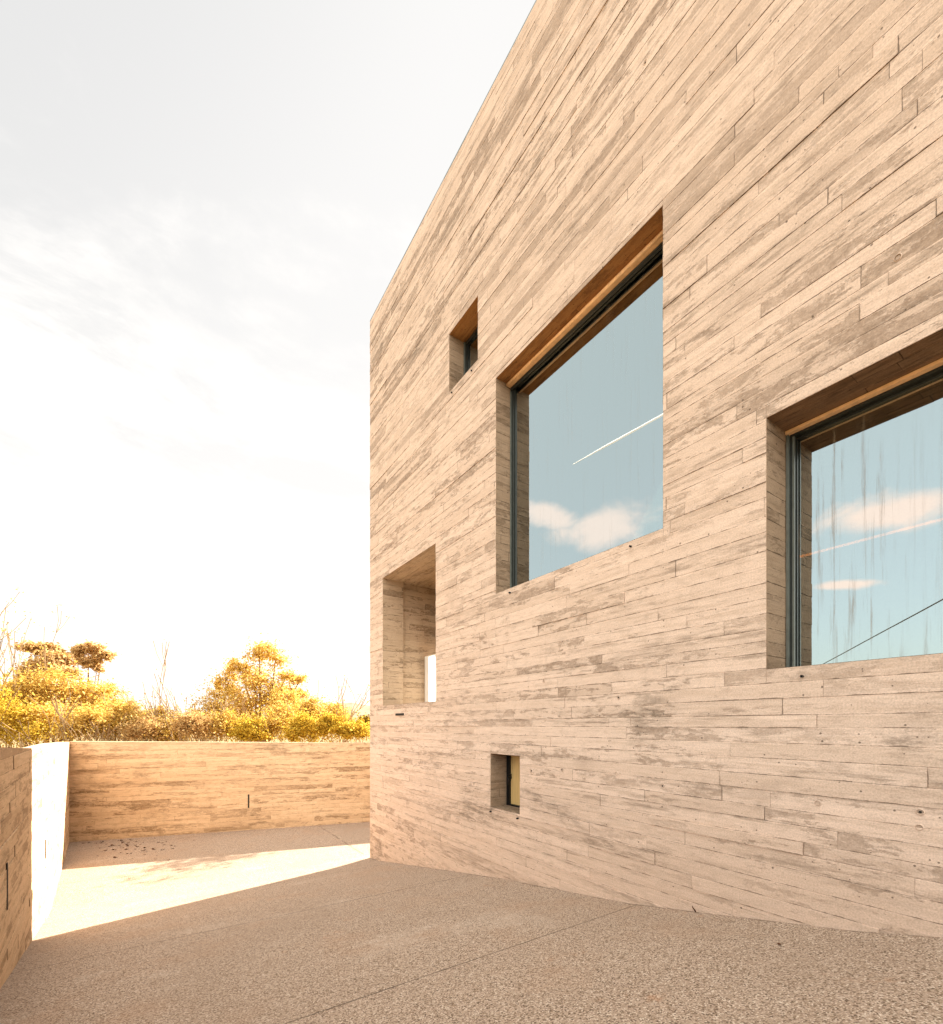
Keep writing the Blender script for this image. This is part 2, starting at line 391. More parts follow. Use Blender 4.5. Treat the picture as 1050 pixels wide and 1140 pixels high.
# low bank of earth right behind the courtyard walls
t_=mb.build('ground',M['earth']); tag(t_,'dry earth beyond the courtyard walls','ground',kind='structure')
rnd=random.Random(5)
def hill(name,pts,d0,d1,label):
    mb=MB(); n=len(pts)
    rows=[]
    for k in range(7):
        t=k/6; prof=math.sin(t*math.pi)**.8; row=[]
        for (px,hpx) in pts:
            d=d0+(d1-d0)*t; zz=-.9+max(0,hpx)/518*d*prof*1.0+ (rnd.uniform(-1,1)*d*.0006 if 0<k<6 else 0)
            p=W(px,807,d); row.append((p.x,p.y,zz))
        rows.append(row)
    for k in range(6):
        for i in range(n-1):
            mb.quad([rows[k][i],rows[k][i+1],rows[k+1][i+1],rows[k+1][i]],smooth=True)
    o=mb.build(name,M['hill']); tag(o,label,'hill',kind='structure')
hill('distant_hill',[(200+i*12, 6+20*math.sin(min(1,max(0,(i)/28))*math.pi)+1.5*math.sin(i*1.7)) for i in range(30)],900,1500,'pale hill on the horizon behind the bushes')

# ------------------------------------------------------------------ the house
Z=lambda r: EYE+r
V1=10.69; V0=-4.0; TOP=Z(9.72)
house=empty('concrete_house',(FX,V1,0),'tall windowed house of pale board-marked concrete rising over the sloping forecourt','house')
wins={ 'big':(2.818,5.624,Z(1.975),Z(5.222)), 'right':(-1.7,1.860,Z(.462),Z(2.558)), 'small':(6.102,6.988,Z(5.819),Z(6.836)),
       'niche':(7.464,9.919,Z(.435),Z(3.334)), 'low':(5.06,5.761,Z(-1.258),Z(-.437)) }
zb=-.3
holes=[(V1-w[1],V1-w[0],w[2]-zb,w[3]-zb) for w in wins.values()]
mb=MB()
# facade seen from -x: s runs from the far corner toward the camera
patch(mb,(FX,V1,zb),(0,-1,0),(0,0,1),(-1,0,0),V1-V0,TOP-zb,holes,seed=11,amp=.006)
# end wall facing the courtyard, back and near end, roof
patch(mb,(FX,V1,zb),(1,0,0),(0,0,1),(0,1,0),4,TOP-zb,[(1.85,3.9,Z(.435)-.6-zb,Z(3.2)-zb)],seed=12,u0=40)
ta,tb_=Z(.435)-.6,Z(3.334)
for (a,b_,c_,d_) in ((V0,6.26,zb,TOP),(6.26,V1,zb,ta),(6.26,V1,tb_,TOP)):
    mb.quad([(FX+4,a,c_),(FX+4,b_,c_),(FX+4,b_,d_),(FX+4,a,d_)],uv=[(a,c_),(b_,c_),(b_,d_),(a,d_)])
mb.quad([(FX,V0,zb),(FX+4,V0,zb),(FX+4,V0,TOP),(FX,V0,TOP)],uv=[(0,0),(9,0),(9,13),(0,13)])
wall=mb.build('wall',M['concrete'],house)
mb=MB(); mb.box((FX-.004,V0,TOP),(FX+4,V1+.004,TOP+.03)); rf=mb.build('roof',M['alu'],house); 
# reveals
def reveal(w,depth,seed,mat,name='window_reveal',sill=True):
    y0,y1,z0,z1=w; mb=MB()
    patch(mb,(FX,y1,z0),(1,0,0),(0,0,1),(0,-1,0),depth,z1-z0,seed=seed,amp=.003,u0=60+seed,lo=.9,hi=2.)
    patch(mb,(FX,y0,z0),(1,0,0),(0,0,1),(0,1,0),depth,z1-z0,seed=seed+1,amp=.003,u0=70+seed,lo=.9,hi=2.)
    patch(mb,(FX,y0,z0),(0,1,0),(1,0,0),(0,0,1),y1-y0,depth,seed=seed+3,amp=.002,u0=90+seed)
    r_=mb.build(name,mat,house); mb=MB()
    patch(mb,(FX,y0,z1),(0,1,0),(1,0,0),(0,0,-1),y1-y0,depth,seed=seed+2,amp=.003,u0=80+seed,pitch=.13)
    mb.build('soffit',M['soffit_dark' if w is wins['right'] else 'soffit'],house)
    return r_
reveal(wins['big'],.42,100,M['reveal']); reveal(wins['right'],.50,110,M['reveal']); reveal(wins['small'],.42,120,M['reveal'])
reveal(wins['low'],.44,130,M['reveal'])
# rooms behind the glass (closed boxes, faces turned inward)
def room(w,x0,x1,pad=(1.2,1.2,.4,.4),name='room'):
    y0,y1,z0,z1=w; y0-=pad[0];y1+=pad[1];z0-=pad[2];z1+=pad[3]
    mb=MB(); o=wins_of(w)
    c=lambda x,y,z:(x,y,z)
    mb.quad([c(x1,y0,z0),c(x1,y1,z0),c(x1,y1,z1),c(x1,y0,z1)]); mb.quad([c(x0,y0,z0),c(x1,y0,z0),c(x1,y0,z1),c(x0,y0,z1)])
    mb.quad([c(x0,y1,z0),c(x1,y1,z0),c(x1,y1,z1),c(x0,y1,z1)]); mb.quad([c(x0,y0,z0),c(x1,y0,z0),c(x1,y1,z0),c(x0,y1,z0)])
    mb.quad([c(x0,y0,z1),c(x1,y0,z1),c(x1,y1,z1),c(x0,y1,z1)])
    a,b_,cc,d=w
    for q in ((y0,a,z0,z1),(b_,y1,z0,z1),(a,b_,z0,cc),(a,b_,d,z1)):
        mb.quad([c(x0,q[0],q[2]),c(x0,q[1],q[2]),c(x0,q[1],q[3]),c(x0,q[0],q[3])])
    return mb.build(name,M['inner'],house)
def wins_of(w): return w
room(wins['big'],FX+.425,FX+4.5,(.3,.3,.3,.5)); room(wins['right'],FX+.505,FX+4.,(.3,.6,.25,.25)); room(wins['small'],FX+.425,FX+2.5,(.3,.3,.3,.3))
# window units
def window(w,xf,xg,gm,label,fw=.055,fmat='frame',stiles=()):
    y0,y1,z0,z1=w; mb=MB(); e=.006
    x1=xg+.05
    mb.bbox((xf,y1-fw,z0+e),(x1,y1-e,z1-e)); mb.bbox((xf,y0+e,z0+e),(x1,y0+fw,z1-e))
    mb.bbox((xf,y0+fw,z0+e),(x1,y1-fw,z0+fw*.7)); mb.bbox((xf,y0+fw,z1-fw*1.2),(x1,y1-fw,z1-e))
    # inner bead
    bx=xg-.012; k=.018
    mb.box((bx,y1-fw-k,z0+fw*.7),(x1-.01,y1-fw,z1-fw*1.2)); mb.box((bx,y0+fw,z0+fw*.7),(x1-.01,y0+fw+k,z1-fw*1.2))
    mb.box((bx,y0+fw+k,z1-fw*1.2-k),(x1-.01,y1-fw-k,z1-fw*1.2)); mb.box((bx,y0+fw+k,z0+fw*.7),(x1-.01,y1-fw-k,z0+fw*.7+k))
    f=mb.build('window',M[fmat],house)
    tag(f,label)
    p=MB(); p.box((xg,y0+fw+k-.004,z0+fw*.7+k-.004),(xg+.006,y1-fw-k+.004,z1-fw*1.2-k+.004)); pane=p.build('pane',gm,f)
    return f
wb=window(wins['big'],FX+.285,FX+.326,M['glass'],'large square window with copper blind rail')
wr=window(wins['right'],FX+.365,FX+.44,M['glass_streaked'],'large window with streaked glass',fw=.04)
wsml=window(wins['small'],FX+.32,FX+.36,M['glass'],'small high window',fw=.06)
# grey-green outer strips along the left jambs and black head sections
def strip(par,lo,hi,mat,name): mb=MB(); mb.bbox(lo,hi,.002); return mb.build(name,M[mat],par)
y0,y1,z0,z1=wins['big']
strip(wb,(FX+.262,y1-.022,z0+.006),(FX+.283,y1-.007,z1-.09),'alu','frame_trim')
mb=MB(); mb.box((FX+.20,y0+.01,z1-.052),(FX+.262,y1-.012,z1-.008)); mb.tube([(FX+.205,y0+.01,z1-.03),(FX+.205,y1-.012,z1-.03)],.024,10)
mb.build('blind_rail',M['copper'],wb)
mb=MB(); mb.box((FX+.265,y0+.01,z1-.10),(FX+.283,y1-.024,z1-.008)); mb.tube([(FX+.262,y0+.01,z1-.075),(FX+.262,y1-.024,z1-.075)],.008,8); mb.build('head_section',M['frame'],wb)
mb=MB()
for k in range(2): mb.tube([(FX+.215+.03*k,y1-.012,z1-.035),(FX+.215+.03*k,y1-.03,z1-.035)],.012,8)
mb.build('rail_bracket',M['frame'],wb)
y0,y1,z0,z1=wins['right']
strip(wr,(FX+.335,y1-.028,z0+.006),(FX+.362,y1-.008,z1-.035),'alu','frame_trim')
strip(wr,(FX+.372,y1-.058,z0+.03),(FX+.395,y1-.042,z1-.05),'alu','frame_trim')
mb=MB(); mb.box((FX+.315,y0+.01,z1-.034),(FX+.362,y1-.01,z1-.008)); mb.build('blind_rail',M['copper'],wr)
# linear lamp inside the right room and its fittings
u=5.9; th=math.atan((893-525)/518)+R(33.74); 
mb=MB(); zl=Z(188/518*(.5554*5.35+.8315*5.35/math.tan(th)))
lampx=5.35; mb.tube([(lampx,-1.6,zl),(lampx,2.3,zl)],.011,10); mb.build('lamp_tube',M['tube'],wr)
# curtain leaf drawn aside in the right room: pale diagonal-edged wall panel
y0,y1,z0,z1=wins['small']
strip(wsml,(FX+.292,y1-.028,z0+.006),(FX+.318,y1-.008,z1-.01),'alu','frame_trim')
# low window: black frame, sash with handle and ochre timber shutter behind the glass
y0,y1,z0,z1=wins['low']
mb=MB(); xf=FX+.30
mb.bbox((xf,y1-.07,z0+.006),(xf+.09,y1-.006,z1-.006)); mb.bbox((xf,y0+.006,z0+.006),(xf+.09,y0+.06,z1-.006))
mb.bbox((xf,y0+.06,z0+.006),(xf+.09,y1-.07,z0+.03)); mb.bbox((xf,y0+.06,z1-.04),(xf+.09,y1-.07,z1-.006))
for k in range(3): mb.box((xf-.003,y1-.022-.018*k,z0+.03),(xf,y1-.016-.018*k,z1-.04))
lf=mb.build('window',M['black'],house); tag(lf,'tiny low window with black frame and curved handle')
mb=MB(); mb.bbox((xf+.035,y0+.06,z0+.03),(xf+.055,y1-.075,z1-.04),.003); mb.build('shutter',M['timber'],lf)
mb=MB(); hy=y1-.085; zc=(z0+z1)/2-.03
mb.tube([(xf+.03,hy,zc+.085),(xf-.01,hy,zc+.085),(xf-.045,hy-.02,zc+.07),(xf-.055,hy-.03,zc+.02),(xf-.05,hy-.03,zc-.05)],[.011,.011,.011,.010,.009],10)
mb.box((xf+.0,hy-.012,zc+.04),(xf+.035,hy+.014,zc+.12)); mb.build('handle',M['black'],lf)
# loggia: concrete lined recess with a glass balustrade
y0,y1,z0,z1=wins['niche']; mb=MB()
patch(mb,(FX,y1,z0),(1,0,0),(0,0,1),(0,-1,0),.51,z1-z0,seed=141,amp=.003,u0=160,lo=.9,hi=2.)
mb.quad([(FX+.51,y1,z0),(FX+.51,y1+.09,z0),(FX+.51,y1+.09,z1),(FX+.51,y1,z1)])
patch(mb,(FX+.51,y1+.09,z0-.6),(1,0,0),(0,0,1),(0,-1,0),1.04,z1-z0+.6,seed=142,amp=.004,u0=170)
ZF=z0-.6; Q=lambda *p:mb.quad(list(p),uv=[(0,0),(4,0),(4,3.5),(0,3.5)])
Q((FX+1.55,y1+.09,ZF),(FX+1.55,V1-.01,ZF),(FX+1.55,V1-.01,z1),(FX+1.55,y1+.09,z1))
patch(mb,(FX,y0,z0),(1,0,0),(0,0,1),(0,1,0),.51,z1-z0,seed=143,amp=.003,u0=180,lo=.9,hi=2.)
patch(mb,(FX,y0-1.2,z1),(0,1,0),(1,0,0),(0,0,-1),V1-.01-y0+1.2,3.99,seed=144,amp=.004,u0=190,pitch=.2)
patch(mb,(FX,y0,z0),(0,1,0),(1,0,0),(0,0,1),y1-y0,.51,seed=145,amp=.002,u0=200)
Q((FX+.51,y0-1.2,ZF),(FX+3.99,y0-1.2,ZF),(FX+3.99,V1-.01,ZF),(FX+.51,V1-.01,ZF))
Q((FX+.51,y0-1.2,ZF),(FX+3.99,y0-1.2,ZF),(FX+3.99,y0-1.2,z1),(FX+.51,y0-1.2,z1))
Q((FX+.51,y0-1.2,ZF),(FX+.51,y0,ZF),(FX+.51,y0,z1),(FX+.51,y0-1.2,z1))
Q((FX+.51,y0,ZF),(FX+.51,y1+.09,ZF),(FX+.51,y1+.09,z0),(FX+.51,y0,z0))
mb.box((5.655,y0-1.19,5.125),(5.74,V1-.02,z1-.001))  # unseen downstand beam, added to block sun passing over the balustrade
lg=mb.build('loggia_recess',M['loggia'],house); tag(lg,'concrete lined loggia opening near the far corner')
mb=MB(); mb.quad([(5.32,y0-.9,z0-.55),(5.32,y1+.085,z0-.55),(5.32,y1+.085,Z(1.652)),(5.32,y0-.9,Z(1.652))]); mb.build('balustrade',M['glass_rail'],lg)
# weep spouts under the sills and form tie marks
def spout(y,z,r=.013):
    mb=MB(); n=10
    a=[]; 
    mb.tube([(FX-.030,y,z),(FX+.002,y,z)],r,n,cap=False); mb.tube([(FX-.030,y,z),(FX+.002,y,z)],r*.7,n,cap=False)
    for k in range(n):
        t0=2*math.pi*k/n; t1=2*math.pi*(k+1)/n
        mb.quad([(FX-.030,y+r*math.cos(t0),z+r*math.sin(t0)),(FX-.030,y+r*math.cos(t1),z+r*math.sin(t1)),(FX-.030,y+r*.7*math.cos(t1),z+r*.7*math.sin(t1)),(FX-.030,y+r*.7*math.cos(t0),z+r*.7*math.sin(t0))])
    mb.quad([(FX-.012,y+r*.69*math.cos(2*math.pi*k/n),z+r*.69*math.sin(2*math.pi*k/n)) for k in range(n)])
    mb.build('weep_spout',M['black'],house)
def fp(px,py):           # point on the facade plane seen at a bearing
    th=math.atan((px-525)/518)+R(33.74); v=FX/math.tan(th); d=.5554*FX+.8315*v
    return v, EYE+(807-py)/518*d
for px,py in ((504,437.5),(526,413),(568.5,660),(703,608.5),(894,753),(547,903.5),(577,911)): 
    v,z=fp(px,py); spout(v,z,.010 if px>600 else .013)
mb=MB(); v,z=fp(445,795.5); mb.bbox((FX-.02,v-.22,z-.02),(FX+.004,v+.18,z+.025),.004); mb.build('wall_vent',M['void'],house)
for px,py in ((606,758),(689,776.5),(812,768),(687,861),(738,875),(911,894),(1025,904),(1024,921),(1000,287),(626,857),(493,846),(530,849),(593,779),(719,70),(592,858)):
    v,z=fp(px,py); mb=MB(); n=14; r=.019; q=FX-.0095
    for k in range(n):
        t0=2*math.pi*k/n; t1=2*math.pi*(k+1)/n
        c=lambda t,rr,xx:(xx,v+rr*math.cos(t),z+rr*math.sin(t))
        mb.quad([c(t0,r*1.25,FX-.003),c(t1,r*1.25,FX-.003),c(t1,r,q),c(t0,r,q)],uv=[(v,z)]*4)
        mb.quad([c(t0,r,q),c(t1,r,q),c(t1,r*.72,FX+.0),c(t0,r*.72,FX+.0)],uv=[(v,z)]*4,brd=(1,1,1e3))
    mb.quad([(FX-.004,v+r*.74*math.cos(2*math.pi*k/n),z+r*.74*math.sin(2*math.pi*k/n)) for k in range(n)],uv=[(v+k*.01,z) for k in range(n)],brd=(1,1,1e3))
    mb.build('tie_hole',M['concrete'],house)
    if px in (689,738,1025,719,626,592):
        mb=MB(); mb.quad([(FX-.0085,v+.008*math.cos(2*math.pi*k/n),z+.008*math.sin(2*math.pi*k/n)) for k in range(n)])
        mb.tube([(FX-.0085,v,z),(FX-.004,v,z)],.008,n,cap=False); mb.build('tie_plug',M['void'],house)

# ------------------------------------------------------------------ courtyard walls
def wtop(v):
    P=[(-8,.1),(0,-.02),(5.66,-.196),(8,-.295),(9.79,-.352),(12.5,-.372),(15,-.43),(16.8,-.466),(18,-.48)]
    for (a,za),(b,zb_) in zip(P,P[1:]):
        if a<=v<=b: return EYE+za+(zb_-za)*(v-a)/(b-a)
    return EYE+.1
vA=-6.0; vB=16.80
U=Vector((lw(vB)-lw(vA),vB-vA,0)); Lw=U.length; U.normalize(); N=Vector((U.y,-U.x,0))
mb=MB()
bot=-.6
patch(mb,(lw(vA),vA,bot),U,(0,0,1),N,Lw,3.95+.6,top=lambda s:wtop(vA+s*U.y)-bot,seed=31,amp=.006)
O=Vector((lw(vA),vA,bot)); T=.25
n=30
for i in range(n):
    s0,s1=Lw*i/n,Lw*(i+1)/n; a=O+U*s0; b_=O+U*s1; a2=a-N*T; b2=b_-N*T
    ta=wtop(vA+s0*U.y); tb=wtop(vA+s1*U.y)
    mb.quad([Vector((a.x,a.y,ta)),Vector((b_.x,b_.y,tb)),Vector((b2.x,b2.y,tb)),Vector((a2.x,a2.y,ta))],uv=[(s0,0),(s1,0),(s1,T),(s0,T)])
    mb.quad([Vector((a2.x,a2.y,bot)),Vector((b2.x,b2.y,bot)),Vector((b2.x,b2.y,tb)),Vector((a2.x,a2.y,ta))],uv=[(s0,0),(s1,0),(s1,3),(s0,3)])
for s0 in (0,Lw):
    a=O+U*s0; a2=a-N*T; ta=wtop(vA+s0*U.y)
    mb.quad([a,a2,Vector((a2.x,a2.y,ta)),Vector((a.x,a.y,ta))],uv=[(0,0),(T,0),(T,3),(0,3)])
lwall=empty('courtyard_wall',(lw(5),5,gz(5)),'long concrete wall at the left, half in shade and half in bright sun','wall')
mb.build('wall_face',M['wallc'],lwall)
def slot(v,z0,z1,w=.02,par=lwall):
    p=Vector((lw(v),v,0)); mb=MB(); a=p+N*.013-U*w; b_=p+N*.013+U*w
    c=p-N*.02-U*w; d=p-N*.02+U*w
    pts=lambda z:[Vector((q.x,q.y,z)) for q in (a,b_,d,c)]
    lo,hi=pts(z0),pts(z1)
    mb.quad(lo); mb.quad(hi)
    for i in range(4): mb.quad([lo[i],lo[(i+1)%4],hi[(i+1)%4],hi[i]])
    mb.build('drain_slot',M['void'],par)
def lwv(px):
    th=math.atan((px-525)/518)+R(33.74); return .70/(-math.tan(th)-.083)
def lwz(px,py):
    v=lwv(px); return EYE+(807-py)/518*(.5554*lw(v)+.8315*v)
slot(lwv(6.5),lwz(6.5,1013),lwz(6.5,961),.02); slot(lwv(50),lwz(50,966),lwz(50,935),.012)
# back wall
A=Vector((-2.094,16.80,bot)); B=Vector((5.8,14.77,bot)); Ub=(B-A).normalized(); Nb=Vector((Ub.y,-Ub.x,0))
Lb=22.0
def btop(s): return EYE-.455-.0175*min(s,9)
mb=MB()
patch(mb,A-Ub*.0,Ub,(0,0,1),Nb,Lb,3.6,top=lambda s:btop(s)-bot,seed=41,amp=.006,u0=200,pitch=.125)
for i in range(22):
    s0,s1=Lb*i/22,Lb*(i+1)/22; a=A+Ub*s0;b_=A+Ub*s1;a2=a-Nb*.25;b2=b_-Nb*.25;ta,tb=btop(s0),btop(s1)
    mb.quad([Vector((a.x,a.y,ta)),Vector((b_.x,b_.y,tb)),Vector((b2.x,b2.y,tb)),Vector((a2.x,a2.y,ta))],uv=[(s0,0),(s1,0),(s1,T),(s0,T)])
    mb.quad([Vector((a2.x,a2.y,bot)),Vector((b2.x,b2.y,bot)),Vector((b2.x,b2.y,tb)),Vector((a2.x,a2.y,ta))],uv=[(s0,0),(s1,0),(s1,3),(s0,3)])
bwall=empty('courtyard_wall',(A.x+2,A.y-.5,0),'low concrete wall closing the far end of the courtyard below the trees','wall')
mb.build('wall_face',M['wallc'],bwall)
# short dark slot in the back wall
p=A+Ub*((267-80)/332*7.95); mb=MB()
q0=p+Nb*.013-Ub*.02; q1=p+Nb*.013+Ub*.02; za,zb2=EYE-(900-807)/518*14.2,EYE-(885-807)/518*14.2
r0=q0-Nb*.04; r1=q1-Nb*.04
P4=lambda z:[Vector((q.x,q.y,z)) for q in (q0,q1,r1,r0)]
lo,hi=P4(za),P4(zb2); mb.quad(lo); mb.quad(hi)
for i in range(4): mb.quad([lo[i],lo[(i+1)%4],hi[(i+1)%4],hi[i]])
mb.build('drain_slot',M['void'],bwall)

# ------------------------------------------------------------------ vegetation
def leaf(mb,p,s,rnd,r1,nrm=None):
    a=Vector((rnd.gauss(0,1),rnd.gauss(0,1),rnd.gauss(0,.7))).normalized(); b_=a.cross(Vector((rnd.gauss(0,1),rnd.gauss(0,1),rnd.gauss(0,1)))).normalized()
    a*=s*.6; b_*=s*.3; n=a.cross(b_).normalized()*s*.06
    mb.quad([p-a,p+b_-n,p+a,p-b_-n],brd=(r1,rnd.random(),1))
def branchy(mb,p,d,L,r,rnd,lev,tips,spread=.6,up=.15,seg=4,rmin=.004):
    pts=[p]; q=p.copy(); dd=d.normalized()
    for i in range(seg):
        dd=(dd+Vector((rnd.gauss(0,.16),rnd.gauss(0,.16),rnd.gauss(0,.12)+up*.2))).normalized(); q=q+dd*(L/seg); pts.append(q.copy())
    mb.tube(pts,[max(rmin,r*(1-.55*i/seg)) for i in range(seg+1)],5 if r>.02 else 3,cap=False)
    if lev==0: tips.append(q.copy()); return
    for k in range(rnd.choice((2,3,3)) if lev>1 else 3):
        i=rnd.randint(1,seg); 
        nd=(dd+Vector((rnd.gauss(0,spread),rnd.gauss(0,spread),rnd.gauss(0,spread*.6)+up))).normalized()
        branchy(mb,pts[i],nd,L*rnd.uniform(.5,.8),r*.5,rnd,lev-1,tips,spread,up,max(2,seg-1),rmin)
    tips.append(q.copy())
def tree(name,base,clumps,nleaf,ls,mat,label,cat,group=None,seed=1,trunk=.12,bark='bark',density=1.,hollow=.35):
    """clumps: (centre, rx, ry_vertical). limbs run from the base into every clump"""
    rnd=random.Random(seed); root=empty(name,base,label,cat,group)
    tb=MB(); tips=[]
    fork=base.lerp(sum((c[0] for c in clumps),Vector())/len(clumps),.45); 
    mid=base.lerp(fork,.5)+Vector((rnd.gauss(0,.15),rnd.gauss(0,.15),0))
    tb.tube([base,mid,fork],[trunk,trunk*.85,trunk*.7],8,cap=False)
    for (c,rx,rz) in clumps:
        m=fork.lerp(c,.55)+Vector((rnd.gauss(0,.12),rnd.gauss(0,.12),-.1*rz)); e=c+Vector((0,0,rz*.2))
        tb.tube([fork,m,e],[trunk*.55,trunk*.36,trunk*.15],5,cap=False)
        for k in range(5):
            d=Vector((rnd.gauss(0,1),rnd.gauss(0,1),rnd.gauss(.2,.6))).normalized()
            branchy(tb,m.lerp(e,rnd.random()),Vector((d.x*rx,d.y*rx,d.z*rz)),min(rx,rz)*rnd.uniform(.6,1.),trunk*.13,rnd,1,tips,.6,.1,3)
    tb.build('trunk',M[bark],root,attrs=False)
    lb=MB(); tot=sum(c[1]*c[1]*c[2] for c in clumps)
    for (c,rx,rz) in clumps:
        n=int(1.15*nleaf*(rx*rx*rz/tot)**.8)
        ns=max(8,n//60); subs=[]
        for k in range(ns):                       # sub clumps give the crown its uneven outline and its gaps
            d=Vector((rnd.gauss(0,1),rnd.gauss(0,1),rnd.gauss(0,1))).normalized()*rnd.uniform(hollow,1.)
            subs.append((c+Vector((d.x*rx,d.y*rx,d.z*rz)),rnd.uniform(.14,.5)*min(rx,rz*1.4),rnd.random()))
        for k in range(n):
            s=rnd.choice(subs); p=s[0]+Vector((rnd.gauss(0,1),rnd.gauss(0,1),rnd.gauss(0,.75)))*s[1]*rnd.choice((.55,.75,1.05))
            leaf(lb,p,ls*rnd.uniform(.6,1.3),rnd,min(1,max(0,.35*s[2]+.65*rnd.random())))
    lb.build('crown',M[mat],root,attrs=False)
    return root
def ground_at(px,d): p=W(px,807,d); return Vector((p.x,p.y,-.9))
def cl(px,py,d,rx,ry): return (W(px,py,d),rx/518*d,ry/518*d)
tree('umbrella_tree',ground_at(52,27),[cl(38,722,27,17,6),cl(52,722,27.5,14,5),cl(66,735,27,14,9),cl(50,744,26.5,17,10),cl(74,748,26,12,8),cl(30,752,27,12,8)],5200,.17,'leaf_russet','spreading russet-gold tree rising at the left of the courtyard wall','tree',seed=3,trunk=.13)
tree('umbrella_tree',ground_at(97,29),[cl(99,722,29,17,6),cl(85,727,29,10,6),cl(113,731,29,11,7),cl(98,737,29,12,6),cl(108,744,29,6,5)],3000,.17,'leaf_russet','slender flat-topped tree standing free against the sky','tree',seed=4,trunk=.09,hollow=.2)
tree('dense_tree',ground_at(40,20),[cl(25,780,20,32,26),cl(52,768,20,26,22),cl(82,775,20.5,22,26),cl(5,790,19.5,25,35),cl(60,800,19,35,20),cl(108,778,21,15,16),cl(112,800,20,18,16)],15000,.105,'leaf_gold','dense golden tree filling the left behind the courtyard wall','tree',seed=5,trunk=.16)
tree('leafy_bush',ground_at(15,17.6),[cl(8,800,17.6,26,26),cl(35,815,17.6,20,14),cl(-8,780,17.6,14,24)],5200,.085,'leaf_yellow','bright yellow bush at the left edge beside the dense golden tree','bush',seed=6,trunk=.06)
tree('airy_tree',ground_at(293,24),[cl(289,726,24,19,14),cl(307,734,24,13,15),cl(268,742,24,20,10),cl(250,755,24,13,15),cl(243,765,24.3,8,9),cl(285,757,24,24,12),cl(318,754,24.5,17,8),cl(335,757,24.5,10,6),cl(306,776,24,24,20),cl(272,784,24,24,20),cl(258,770,24,14,11),cl(333,775,24.4,14,14)],8200,.115,'leaf_gold','tall airy golden tree rising near the middle above the wall','tree',seed=7,trunk=.14,hollow=.15)
# thicket along the wall
TK='thicket shrubs behind the far wall'
specs=[(100,805,17.8,24,18,'leaf_gold','rounded golden shrub below the slender flat-topped tree'),
 (132,800,19,20,20,'leaf_gold','golden-brown shrub just right of the slender flat-topped tree'),
 (160,812,18.4,19,13,'leaf_russet','low russet shrub under the first bare branches'),
 (190,812,19,19,13,'leaf_gold','low golden shrub between the two bare shrubs'),
 (218,806,18.4,20,15,'leaf_russet','russet shrub at the left foot of the airy tree'),
 (250,806,19.2,20,17,'leaf_gold','golden shrub under the left side of the airy tree'),
 (281,812,18,20,14,'leaf_yellow','yellow shrub directly below the airy tree'),
 (312,803,19,22,20,'leaf_gold','golden shrub under the right side of the airy tree'),
 (338,810,18,20,16,'leaf_yellow','bright yellow shrub right of the airy tree'),
 (345,792,21,17,16,'leaf_gold','taller golden shrub behind the bright yellow one'),
 (370,808,18.3,18,12,'leaf_yellow','yellow shrub second from the house corner'),
 (396,812,18.3,16,9,'leaf_yellow','small yellow shrub next to the house corner'),
 (118,780,23,20,22,'leaf_gold','tall golden shrub standing behind the slender flat-topped tree'),
 (146,796,22,17,18,'leaf_russet','russet shrub behind the first bare branches'),
 (178,800,22,20,15,'leaf_gold','golden shrub behind the first two bare shrubs'),
 (240,788,22,22,24,'leaf_gold','tall golden shrub at the left flank of the airy tree'),
 (322,785,22,20,22,'leaf_gold','tall golden shrub at the right flank of the airy tree'),
 (372,796,22,18,14,'leaf_gold','golden shrub behind the yellow ones near the house corner'),
 (407,806,21,13,9,'leaf_dark','dark brown shrub against the house corner')]
for i,(px,py,d,rx,ry,mt,lbl) in enumerate(specs):
    tree('leafy_shrub',ground_at(px,d),[cl(px,py,d,rx,ry),cl(px-rx*.6,py+ry*.4,d-.2,rx*.6,ry*.7),cl(px+rx*.55,py+ry*.3,d+.3,rx*.6,ry*.75),cl(px+rx*.1,py-ry*.55,d,rx*.45,ry*.5)],3600,.085,mt,lbl,'shrub',TK,seed=50+i,trunk=.035,bark='twig',hollow=.1)
def bare(px,d,toppy,label,seed,n=7,leaves=120,lean=0,r=.042,lev=3,group=None,spread=.35,mat='leaf_russet'):
    rnd=random.Random(seed); b0=ground_at(px,d); root=empty('bare_shrub',b0,label,'shrub',group); mb=MB(); tips=[]
    H=W(px,toppy,d).z-b0.z
    for k in range(n):
        dv=Vector((rnd.gauss(lean,.16),rnd.gauss(0,.16),1)).normalized()
        branchy(mb,b0+Vector((rnd.gauss(0,.15),rnd.gauss(0,.15),0)),dv,H*rnd.uniform(.42,.56),r,rnd,lev,tips,spread,.3,5,.012)
    mb.build('branches',M['twig'],root,attrs=False)
    lb=MB()
    for k in range(leaves):
        t=rnd.choice(tips); leaf(lb,t+Vector((rnd.gauss(0,.12),rnd.gauss(0,.12),rnd.gauss(0,.12))),.09,rnd,rnd.random())
    lb.build('leaves',M[mat],root,attrs=False)
BG='bare shrubs among the thicket'
bare(163,19,782,'thin bare shrub with forked twigs left of the middle of the wall',1,group=BG)
bare(190,19.5,786,'taller bare shrub with upright twigs',2,n=6,group=BG)
bare(214,18.8,778,'bare shrub with one long upright stem just left of the airy tree',3,n=5,group=BG)
bare(235,19.4,768,'short bare shrub at the left foot of the airy tree',8,n=5,group=BG)
bare(352,19.5,768,'bare twiggy shrub right of the airy tree',4,n=6,leaves=300,group=BG,mat='leaf_gold')
bare(172,20,788,'bare twiggy shrub seen against the sky between the two tallest bare ones',15,n=6,leaves=260,group=BG,mat='leaf_gold')
bare(142,19.6,776,'bare twiggy shrub just right of the tall golden shrubs',16,n=6,leaves=260,group=BG,mat='leaf_gold')
bare(404,19.5,774,'single bare twiggy shrub beside the house corner',9,n=2,leaves=40,group=BG)
